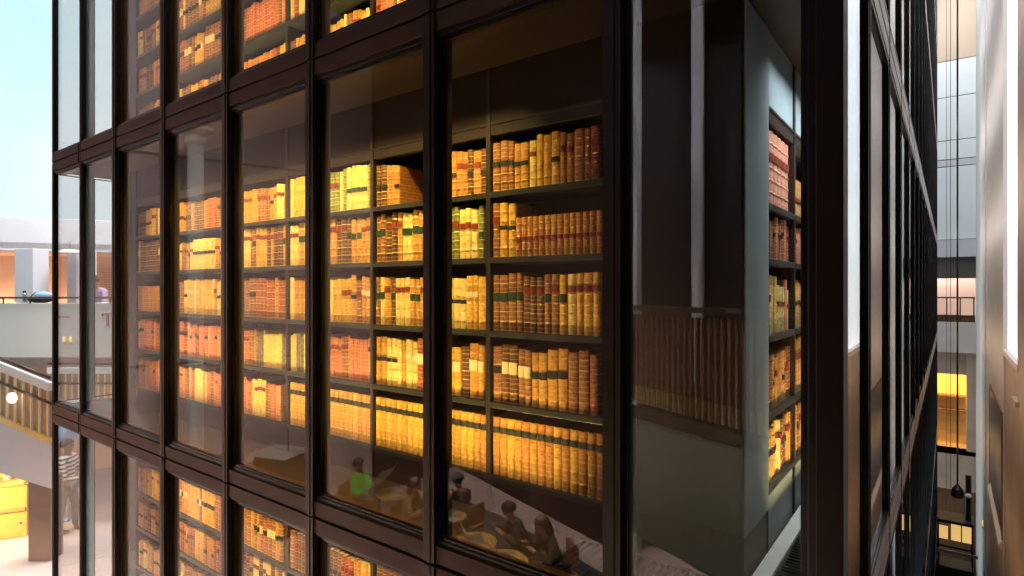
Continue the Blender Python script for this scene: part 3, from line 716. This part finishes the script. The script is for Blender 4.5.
# landing balustrade in front of the parapet
def balustrade(name, label, pa, pb, za, zb, h, n_, panel_m, rail_m, kick=None, cap=True):
    """sloping run from plan pa (rail height za) to pb (zb)"""
    rt = thing(name, label, 'balustrade')
    a, e = Vector((pa[0], pa[1], za)), Vector((pb[0], pb[1], zb)); d = (e-a); dd = Vector((d.x, d.y, 0)).normalized(); nn = Vector((-dd.y, dd.x, 0))
    if nn.dot(a-CAM) > 0: nn = -nn
    MB().tube([a, e], .026, 10).build('handrail', M[rail_m], rt, smooth=True)
    def strip(z0, z1, off, th, m, nm, u0=0, u1=1):
        p, q = a.lerp(e, u0), a.lerp(e, u1)
        v = []
        for w_ in (off, off+th):
            for c, zz in ((p, z0), (q, z0), (q, z1), (p, z1)): v.append(c+nn*w_+Vector((0, 0, zz)))
        return MB().add(v, [(0,3,2,1),(4,5,6,7),(0,1,5,4),(1,2,6,5),(2,3,7,6),(3,0,4,7)]).build(nm, M[m], rt)
    if cap: strip(-.20, -.08, -.05, .08, 'white', 'stringer_cap')
    strip(-h, -.20, -.10, .03, panel_m, 'timber_panel')
    strip(-.42, -.38, -.03, .02, 'rail', 'inner_rail')
    for i in range(n_):
        u = (i+.5)/n_; strip(-h, -.20, -.05, .03, 'white' if cap else 'timber_dark', 'baluster', u-.06/n_, u+.06/n_)
    if kick: strip(-h-.06, -h+.03, -.06, .05, kick, 'kick_plate')
    return rt
struct('floor_landing', MB().prism([tuple(at(44, 288, 11.45).xy), tuple(at(142, 288, 11.45).xy), tuple(at(142, 288, 12.02).xy), tuple(at(44, 288, 12.02).xy)], 2.22, 2.425), M['plaster_grey'], 'landing slab under the level balustrade behind the far corner panes', 'floor')
balustrade('landing_balustrade', 'level timber balustrade on the landing seen through the far corner panes', at(48, 288, 11.5), at(140, 288, 11.5), 3.16, 3.16, .74, 14, 'timber', 'rail')
sa, sb_ = at(-30, 346, 9.6), at(50, 378, 9.0)
balustrade('stair_balustrade', 'timber stair balustrade with white uprights sloping down at far left', sa, sb_, sa.z, sb_.z, .98, 10, 'timber', 'rail', 'brass')
# light roundel on the stair panel
p = at(12, 398, 9.12); o = MB().ball((0, 0, 0), (.085, .03, .085), 14).build('round_lamp', M['lamp'], smooth=True); o.location = p; o.rotation_euler = (0, 0, .64)
tag(o, 'round white glowing lamp on the timber stair side at far left', 'lamp')
d = (sb_-sa); v = []
back = Vector((-.6, .8, 0))
for off in (0, .15):
    for c, zz in ((sa, -1.03), (sb_, -1.03), (sb_, -1.72), (sa, -1.95)): v.append(c+back*(off+.02)+Vector((0, 0, zz)))
struct('wall_stair', MB().add(v, [(0,1,2,3),(4,7,6,5),(0,4,5,1),(1,5,6,2),(2,6,7,3),(3,7,4,0)]), M['plaster_grey'], 'pale grey underside of the stair at far left', 'wall')
p, q = at(28, 288, 9.9), at(50, 288, 9.9)
struct('pillar_stair', MB().prism(*lbox(p, q, 0, 1.40, .3)), M['floor_brown'], 'brown pillar under the stair beside the glass tower', 'pillar', .01)
# pale wood counter
c0, c1 = at(-60, 288, 10.4), at(27, 288, 10.9)
ct = thing('display_counter', 'pale wooden display counter under the stair, lower left corner', 'counter')
MB().prism(*lbox(c0, c1, 0, .98, .9)).build('counter_body', M['counter'], ct, .01)
MB().prism(*lbox(c0+Vector((.03, -.05, 0)), c1+Vector((.03, -.05, 0)), .98, 1.03, .95)).build('countertop', M['counter'], ct, .006)
MB().prism(*lbox(c0+Vector((.03, -.04, 0)), c1+Vector((.03, -.04, 0)), .50, .56, .05)).build('ledge', M['timber'], ct, .004)
for u in (.25, .6, .95):
    c = c0.lerp(c1, u); b = MB().ball((c.x+.08, c.y-.05, .30), .022); b.build('knob', M['steel'], ct)
pl = thing('leafy_plant', 'yellow green leafy plant on the wooden counter, lower left', 'plant', at(8, 494, 11.0))
pl.location.z = 1.03
MB().lathe((0, 0, 0), [(.06, 0), (.08, .12), (.075, .12)], 16).build('pot', M['white'], pl)
b = MB()
for i in range(46):
    a = random.uniform(0, 2*PI); r_ = random.uniform(.03, .26); z = random.uniform(.10, .26); cx, cy = math.cos(a), math.sin(a)
    c = Vector((cx*r_, cy*r_, z)); s_ = random.uniform(.05, .09); tn = Vector((-cy, cx, .1))*s_*.5; ou = Vector((cx, cy, random.uniform(-.3, .6)))*s_
    b.sheet([c-ou, c+tn, c+ou, c-tn], .003)
b.build('foliage', M['leaf'], pl)
p = at(67.5, 540, 11.1)
vis = person('person standing in a striped shirt and grey trousers seen through the lowest corner pane', (p.x, p.y, 0), 2.3, 'stand', 'cloth_stripe', 'cloth_grey', skin='skin_dark', hair='hair', hands=(.14, -.30, 1.06))
p = at(66.5, 434, 11.6); bl = thing('balloon', 'pale blue balloon over the standing visitor behind the corner pane', 'balloon', p)
MB().ball((0, 0, 0), (.20, .20, .24), 20).build('balloon_skin', M['cloth_blue'], bl, smooth=True)
MB().tube([(0, 0, -.24), (.03, 0, -.8), (0, 0, -p.z+.06)], .005).build('string', M['white'], bl); MB().lathe((0, 0, -p.z), [(.05, 0), (.06, .03), (.03, .07)], 14).build('weight', M['cloth_blue'], bl, smooth=True)
struct('floor', MB().box(-24, -7.9, -13, 16, -.2, 0).box(-7.9, 8, -13, -.05, -.2, 0), M['floor_cafe'], 'pale stone floor of the hall below', 'floor')
struct('floor_pit', MB().box(-.2, 6, -.05, 30, -5.4, -5.2), M['black'], 'dark bottom of the gap between tower and stone wall', 'floor')

# ------------------------------------------------------------------ the hall behind and beside the viewer (seen mirrored in the front panes)
w0 = Vector((-10.0, -6.3)); w1 = w0+Vector((-.28, .96))*6.6
b = MB().prism([tuple(w0), tuple(w1), tuple(w1+Vector((-.3, -.1))), tuple(w0+Vector((-.3, -.1)))], 0, 13)
struct('wall_hall_left', b, M['plaster_lilac'], 'tall pale lilac wall of the hall mirrored in the panes', 'wall')
for i, z in enumerate((7.05, 3.24)):
    off = Vector((.012, .0035)); b = MB().prism([tuple(w0+off), tuple(w1+off), tuple(w1), tuple(w0)], z, z+.04)
    struct(f'trim_{i+1}', b, M['joint'], f'dark joint line across the pale hall wall, {"upper" if i == 0 else "lower"}', 'trim')
struct('wall_hall_corner', MB().box(-10.3, -10.0, -13.2, -6.35, -.2, 12), M['darkwall'], 'dark wall of the hall beyond the pale wall', 'wall')
struct('wall_cafe', MB().prism([(-10.4, -9.2), (-4.3, -7.05), (-4.2, -7.3), (-10.3, -9.5)], 0, 10.2), M['darkwall'], 'dark wall behind the cafe tables', 'wall')
struct('wall_hall_rear', MB().box(-9.9, 8, -13.2, -13, -.2, 12), M['darkwall'], 'dark rear wall of the hall behind the viewer', 'wall')
struct('wall_hall_right', MB().box(8, 8.2, -13, 3.0, -.2, 12), M['darkwall'], 'dark wall of the hall to the right behind the viewer', 'wall')
struct('wall_hall_return', MB().box(2.2, 8.2, 3.0, 3.2, -5.3, 12), M['stone'], 'stone return wall right of the viewer', 'wall')
struct('ceiling', MB().box(-9.6, 8.2, -13.2, -2.6, 10.2, 10.5), M['darkwall'], 'dark ceiling over the hall behind the viewer', 'ceiling')
for i, (px_, Y) in enumerate(((634, 9), (697, 9))):
    p = seen(px_, Y); b = MB().lathe((p.x, p.y, 0), [(.10, 0), (.10, 10.2)], 20)
    struct(f'column_{i+1}', b, M['plaster'], f'slim pale column behind the viewer, {"left" if i == 0 else "right"} reflection in the corner pane', 'column')
p = seen(332, 13); struct('column_3', MB().box(p.x-.2, p.x+.2, p.y-.2, p.y+.2, 0, 10.2), M['peach'], 'peach column of the cafe mirrored beside the person in green', 'column', .02)
p = seen(193, 10.2); struct('column_4', MB().lathe((p.x, p.y, 0), [(.13, 0), (.13, 7.15), (.17, 7.2), (.17, 7.3)], 20), M['plaster'], 'pale hall column with a bright lamp on top, mirrored in the fifth pane', 'column')
up_ = thing('uplight', 'bright white lamp bowl on top of the pale column mirrored in a pane', 'lamp', (p.x, p.y, 7.3))
MB().lathe((0, 0, 0), [(.06, 0), (.26, .10), (.28, .16), (.24, .15), (.06, .04)], 24).build('bowl', M['white'], up_, smooth=True)
MB().ball((0, 0, .14), (.17, .17, .08), 16).build('bulb', M['lamp'], up_, smooth=True)
# bridge with its balustrade left of the viewer
e0, e1 = Vector((-2.3, -3.064)), Vector((-.55, -2.23))
struct('floor_bridge', MB().prism([(-2.35, -3.27), (-.4, -2.33), (1.6, -2.33), (1.6, -5.2), (-2.35, -5.2)], 3.20, 3.42), M['darkwall'], 'dark bridge floor under the viewer', 'floor')
bl_ = thing('bridge_balustrade', 'dark timber balustrade with gold-painted light under its slats, mirrored in the corner pane', 'balustrade')
d_ = Vector((e1.x-e0.x, e1.y-e0.y, 0)); ln = d_.length; d_.normalize(); ang = math.atan2(d_.y, d_.x); bl_.location = (e0.x, e0.y, 3.42); bl_.rotation_euler = (0, 0, ang)
MB().box(0, ln, -.04, .04, 1.02, 1.07).build('handrail', M['rail'], bl_, .008)
MB().box(0, ln, -.02, .02, .0, .10).build('bottom_rail', M['rail'], bl_)
nb = 28
for i in range(nb):
    x = (i+.5)*ln/nb; MB().box(x-.014, x+.014, -.016, .016, .30, .98).build('slat', M['timber_dark'], bl_)
    MB().box(x-.0095, x+.0095, -.018, .018, .14, .30).build('foot', M['brass'], bl_)  # gold blocks paint the warm light that shows beneath the slats

M['fascia'] = mat('fascia', (.32, .35, .30), .6, 0, .3, .1, 1)
nv = Vector((-d_.y, d_.x, 0))*.09
b = MB().prism([tuple((e0-Vector((nv.x, nv.y))*.3)), tuple((e1-Vector((nv.x, nv.y))*.3)), tuple((e1+Vector((nv.x, nv.y)))), tuple((e0+Vector((nv.x, nv.y))))], 2.35, 3.40)
struct('wall_bridge_edge', b, M['fascia'], 'grey green edge of the bridge below its balustrade', 'wall')
# readers at the low tables of the cafe
rug = MB().prism([tuple(seen(a, Y_).xy) for a, Y_ in ((340, 11.9), (380, 12.6), (445, 13.2), (500, 11.8), (560, 10.3), (625, 9.0), (640, 7.6), (340, 8.6))], 0, .012)
tag(rug.build('cafe_rug', M['cloth_dark']), 'dark brown rug under the mirrored cafe tables', 'rug')
for i, (a, Y_) in enumerate(((478, 9.5), (585, 8.4), (372, 12.4))):
    p = seen(a, Y_); bgm = thing('rucksack', ['black rucksack on the rug beside the leaning person', 'black rucksack on the rug at the right end of the cafe', 'black rucksack behind the person in green'][i], 'rucksack', (p.x, p.y, .012), .6*i)
    MB().ball((0, 0, .24), (.17, .12, .24), 16).build('bag_body', M['cloth_dark'], bgm, smooth=True)
    MB().ball((0, -.11, .16), (.12, .05, .12), 12).build('front_pocket', M['cloth_grey'], bgm, smooth=True)
    MB().tube([(-.05, 0, .46), (-.03, 0, .53), (.03, 0, .53), (.05, 0, .46)], .012).build('loop', M['black'], bgm)
def cafe_chair(p, rz, label):
    c = thing('cafe_chair', label, 'chair', p, rz, 'cafe chairs')
    MB().box(-.21, .21, -.21, .21, .40, .44).build('seat', M['timber_dark'], c, .01)
    MB().box(-.21, .21, .19, .22, .50, .84).build('backrest', M['timber_dark'], c, .01)
    for x in (-.18, .18):
        for y in (-.18, .18): MB().tube([(x, y, 0), (x*.95, y*.95, .40)], .016).build('leg', M['steel'], c)
    return c
def cafe_table(p, label, r=.38):
    t_ = thing('cafe_table', label, 'table', p, 0, 'cafe tables')
    MB().lathe((0, 0, .70), [(r-.01, 0), (r, .01), (r, .03), (r-.01, .04)], 28).build('tabletop', M['timber'], t_)
    MB().lathe((0, 0, 0), [(.20, 0), (.20, .015), (.03, .03), (.025, .70)], 18).build('pedestal', M['black'], t_)
    return t_
def newspaper(p, rz, label, w=.40, tilt=.9):
    nsp = thing('newspaper', label, 'newspaper', p, rz, 'open newspapers')
    for sx in (-1, 1):
        b = MB().sheet([(0, 0, 0), (sx*w, .05, .02), (sx*w, .05-.42*math.cos(tilt), .02+.42*math.sin(tilt)), (0, -.42*math.cos(tilt), .42*math.sin(tilt))], .004*sx)
        b.build('page', M['paper'], nsp)
    return nsp
def laptop(p, rz, label):
    t_ = thing('laptop', label, 'laptop', p, rz, 'open laptops')
    MB().box(-.17, .17, -.12, .12, 0, .016).build('base', M['steel'], t_, .004)
    MB().sheet([(-.17, .12, .016), (.17, .12, .016), (.17, .20, .24), (-.17, .20, .24)], .008).build('screen', M['paper'], t_)
    return t_
R = [('person in a bright green top reading a newspaper, mirrored in the third pane', 352, 11.3, 'cloth_green', 'hair', False, .15),
     ('person with long dark hair and brown coat beside the reader in green', 404, 10.2, 'cloth_brown', 'hair', True, .25),
     ('person in black leaning over a table, left of the mirrored cafe group', 466, 10.3, 'cloth_dark', 'hair', False, .35),
     ('person in a black jacket bent towards a laptop, mirrored below the books', 526, 9.2, 'cloth_dark', 'hair', False, .45),
     ('person in dark clothes reading at the right end of the mirrored cafe', 558, 8.6, 'cloth_dark', 'hair_brown', True, .40)]
for i, (lab, px_, Y, topm, hr, lh, le) in enumerate(R):
    p = seen(px_, Y, .013); q = seen(px_+(26 if i < 2 else -30), Y-(.15 if i != 2 else -.5), .013)
    dv = (q-p); rz = math.atan2(dv.y, dv.x)+PI/2
    person(lab, p, rz, 'sit', topm, 'cloth_dark', 'skin' if i != 2 else 'skin_dark', hr, lh, le, hands=(.15, -.46, .86), group='readers in the cafe')
    cafe_chair(p, rz, ['cafe chair under the person in green', 'cafe chair under the person in a brown coat', 'cafe chair under the person leaning over a table', 'cafe chair under the person bent to a laptop', 'cafe chair at the right end of the cafe'][i])
    dn = dv.normalized(); tp = p+dn*.86
    cafe_table(tp, ['small round table in front of the person in green', 'small round table with a newspaper by the brown coat', 'small round table under the leaning person', 'small round table under the first laptop', 'small round table at the right end of the cafe'][i], .26 if i == 1 else .34)
    for j_ in range(2):
        if i > 1: break
        o = MB().box(-.15, .15, -.10, .10, 0, .006).build('paper_sheet', M['paper']); o.location = tp+Vector((.09-.18*j_, .12-.24*j_, .742)); o.rotation_euler = (0, 0, .3*j_)
        tag(o, 'loose white paper on the table of the '+['reader in green', 'person in the brown coat'][i]+[', nearer', ', farther'][j_], 'paper', 'papers on the cafe tables')
    h_ = p+dn*.58
    if i in (0, 1): newspaper((h_.x, h_.y, .90), rz, ['open newspaper held by the person in green', 'open newspaper held by the person in a brown coat'][i])
    else: laptop((tp.x, tp.y, .756), rz+PI, ['open laptop before the leaning person in black', 'open laptop before the person in a black jacket', 'open laptop at the right end of the cafe'][i-2])
# dark counter mirrored low in the fourth pane
p = seen(278, 11.1); ct2 = thing('service_counter', 'dark brown service counter with pale top mirrored low in the fourth pane', 'counter', (p.x, p.y, 0), -.3)
MB().box(-.36, .36, -.3, .3, 0, 1.48).build('counter_body', M['rail'], ct2, .01); MB().box(-.41, .41, -.35, .35, 1.48, 1.54).build('countertop', M['white'], ct2, .01)

# ------------------------------------------------------------------ right: stone wall, slots, rear wall with balcony, cables and hoist
XR = 1.09
def rwall(y0, y1, z0, z1, m, name, label, x=XR, th=.5): return struct(name, MB().box(x, x+th, y0, y1, z0, z1), M[m], label, 'wall', .01)
rwall(3.2, 8.9, -5.2, 15.5, 'stone', 'wall_right', 'pinkish stone pier nearest the right edge of the picture')
rwall(8.9, 11.77, -5.2, 3.5, 'stone', 'wall_right_lower', 'stone wall below the tall bright window slot', XR+.03)
rwall(11.77, 17.6, -5.2, 15.5, 'stone_pale', 'wall_right_middle', 'beige stone pier left of the bright window slot')
rwall(17.6, 25.0, -5.2, 15.5, 'stone_pale', 'wall_right_far', 'pale beige pier at the far end of the right wall', XR-.03)
wd = thing('window_slot', 'tall bright daylight slot window in the right stone wall', 'window', (XR, 8.9, 3.5), 0, None, 'structure')
MB().box(.06, .09, .03, 2.84, .04, 11.9).build('glazing', M['day'], wd)
b = MB().box(-.004, .12, 0, .05, 0, 12).box(-.004, .12, 2.82, 2.87, 0, 12).box(-.012, .14, 0, 2.87, -.05, .04); b.build('frame', M['stone_pale'], wd)
# ledge and raking buttress low on the right wall
tag(MB().box(XR-.05, XR+.03, 8.7, 9.3, 2.96, 3.04).build('trim_ledge', M['stone'], None, .008), 'thin stone ledge low on the near right pier', 'ledge', None, 'structure')
rp = thing('window_recess', 'dark bronze recessed panel low on the beige stone pier, above the hoist', 'window', (XR, 11.85, 0), 0, None, 'structure')
MB().box(-.012, .02, .06, 3.95, .06, 2.30).build('panel', M['rail'], rp)
MB().box(-.020, .02, 0, .06, 0, 2.36).box(-.020, .02, 3.95, 4.01, 0, 2.36).box(-.020, .02, .06, 3.95, 2.30, 2.36).build('frame', M['timber_dark'], rp)
MB().add([(-.06, 0, -.16), (.02, 0, -.16), (.02, 4.01, -.16), (-.06, 4.01, -.16), (-.06, 0, -.10), (.02, 0, .04), (.02, 4.01, .04), (-.06, 4.01, -.10)], [(0,3,2,1),(4,5,6,7),(0,1,5,4),(1,2,6,5),(2,3,7,6),(3,0,4,7)]).build('sill', M['stone_pale'], rp)
# rear wall of the gap
YB = 24.0
def bwall(z0, z1, m, name, label, x0=-1.2, x1=XR, y=YB, th=.4): return struct(name, MB().box(x0, x1, y, y+th, z0, z1), M[m], label, 'wall')
zz = [6.37, 9.0, 9.25, 9.94, 11.5, 12.8, 15.5]
nm = ['lowest white', 'narrow grey', 'second white', 'third white', 'fourth white', 'topmost beige']
for i in range(6):
    bwall(zz[i]+.03, zz[i+1], 'beige' if i == 5 else 'plaster_grey' if i == 1 else 'panel_white', f'wall_rear_panel_{i+1}', f'{nm[i]} cladding panel of the bright rear wall above the balcony')
bwall(5.0, 15.5, 'joint', 'wall_rear_backing', 'dark joints between the panels of the rear wall', y=YB+.05)
bwall(5.76, 6.37, 'plaster_grey', 'wall_rear_band', 'grey fascia above the balcony recess on the rear wall', y=YB-.15)
bwall(3.3, 5.8, 'peach', 'wall_balcony', 'pinkish rear wall of the balcony recess', y=YB+1.6)
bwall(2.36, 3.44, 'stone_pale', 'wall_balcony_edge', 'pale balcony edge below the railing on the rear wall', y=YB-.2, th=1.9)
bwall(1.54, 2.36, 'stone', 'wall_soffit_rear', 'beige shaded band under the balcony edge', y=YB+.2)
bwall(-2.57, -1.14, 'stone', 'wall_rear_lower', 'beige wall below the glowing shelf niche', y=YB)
bwall(-5.2, -2.57, 'timber_dark', 'wall_rear_base', 'dark foot of the rear wall behind the hoist', y=YB+.1)
bwall(-1.14, 1.54, 'counter', 'wall_niche', 'golden rear wall of the glowing niche', y=YB+1.2, th=.2)
bwall(-1.3, -1.14, 'counter', 'floor_niche', 'golden floor of the glowing niche', y=YB, th=1.4)
area('niche_light', (.4, YB+.35, 1.42), (0, .5, -1), 1.2, .2, 60, (1, .66, .22))
tag(MB().box(.80, XR, YB-.02, YB+.3, -1.14, 2.36).build('wall_niche_jamb', M['stone'], None, .01), 'beige jamb right of the glowing niche', 'wall', None, 'structure')
for i, z in enumerate((.10, .62)):
    o = MB().box(-1.1, .80, YB+.80, YB+1.2, z, z+.05).build('niche_shelf', M['timber_dark'], None, .005); tag(o, f'{"lower" if i == 0 else "upper"} dark shelf in the glowing niche', 'shelf', 'niche shelves')
rr = thing('balcony_railing', 'brown metal railing of the balcony on the rear wall', 'railing', (0, YB-.12, 3.44))
MB().box(-1.0, XR-.05, -.02, .02, .84, .89).build('top_rail', M['rail'], rr); MB().box(-1.0, XR-.05, -.012, .012, .22, .25).build('bottom_rail', M['rail'], rr)
for i in range(6):
    x = -.9+i*.38; MB().box(x-.02, x+.02, -.02, .02, 0, .84).build('rail_post', M['rail'], rr)
for i in range(26):
    x = -.95+i*.077; MB().box(x-.006, x+.006, -.008, .008, 0, .22).build('baluster', M['rail'], rr)
MB().box(-1.0, XR-.05, .03, .04, 0, .22).build('kick_board', M['timber_dark'], rr)
# hanging cables with weights
def cable(px_, Y, y_end, r_, label, weight):
    p = at(px_, 0, Y); z1 = 4.65-(y_end-288)/F*Y
    c = thing('hanging_cable', label, 'cable', (p.x, p.y, z1), 0, 'cables hanging in the gap')
    MB().tube([(0, 0, .0), (0, 0, 15.5-z1)], r_, 8).build('cable_line', M['black'], c)
    if weight: MB().lathe((0, 0, -.30), [(.10, 0), (.14, .05), (.12, .22), (.03, .34)], 14).build('weight', M['black'], c)
cable(957.5, 15, 486, .020, 'thickest dark cable hanging in front of the rear wall, with weight', True)
cable(950.5, 15.6, 488, .007, 'thin cable left of the thick one before the rear wall', False)
cable(946.5, 16.0, 488, .005, 'leftmost very thin cable nearest the tower edge', False)
# hoist in the pit
hz = at(955, 545, 16.5); ho = thing('maintenance_hoist', 'dark maintenance hoist with lit window low between tower and stone wall', 'hoist', (hz.x, hz.y, -5.2), 0)
zt = hz.z+5.2
MB().box(-.42, .42, -.3, .5, 0, zt-.55).build('hoist_base', M['black'], ho, .02)
b = MB()
for x in (-.40, .36):
    for y in (-.3, .46): b.box(x, x+.04, y, y+.04, zt-.55, zt+.72)
b.box(-.42, .42, -.32, .52, zt+.68, zt+.76).box(-.42, .42, -.32, -.28, zt+.0, zt+.06)
b.build('hoist_frame', M['black'], ho)
for i, x in enumerate((-.27, .02, .27)): MB().box(x-.11, x+.11, -.06, -.02, zt+.14, zt+.60-.1*(i == 0)).build('lit_panel', M['lamp_warm'], ho)
MB().box(-.45, .50, -.36, -.32, zt-.14, zt-.06).build('guard_rail', M['steel'], ho)
MB().tube([(.30, .1, zt+.7), (.30, .1, zt+2.0)], .07).build('mast', M['black'], ho)
MB().ball((.30, .02, zt+1.45), (.08, .08, .07)).build('mast_lamp', M['white'], ho)
p = at(980.3, 556, 14.2); lm = thing('small_wall_lamp', 'tiny yellow lamp on the right stone wall near the hoist', 'lamp', (XR-.03, p.y+2.6, p.z))
MB().ball((0, 0, 0), (.03, .03, .09), 10).build('lamp_glass', M['lamp_warm'], lm); MB().box(-.02, .03, -.04, .04, -.14, -.09).build('lamp_base', M['brass'], lm)
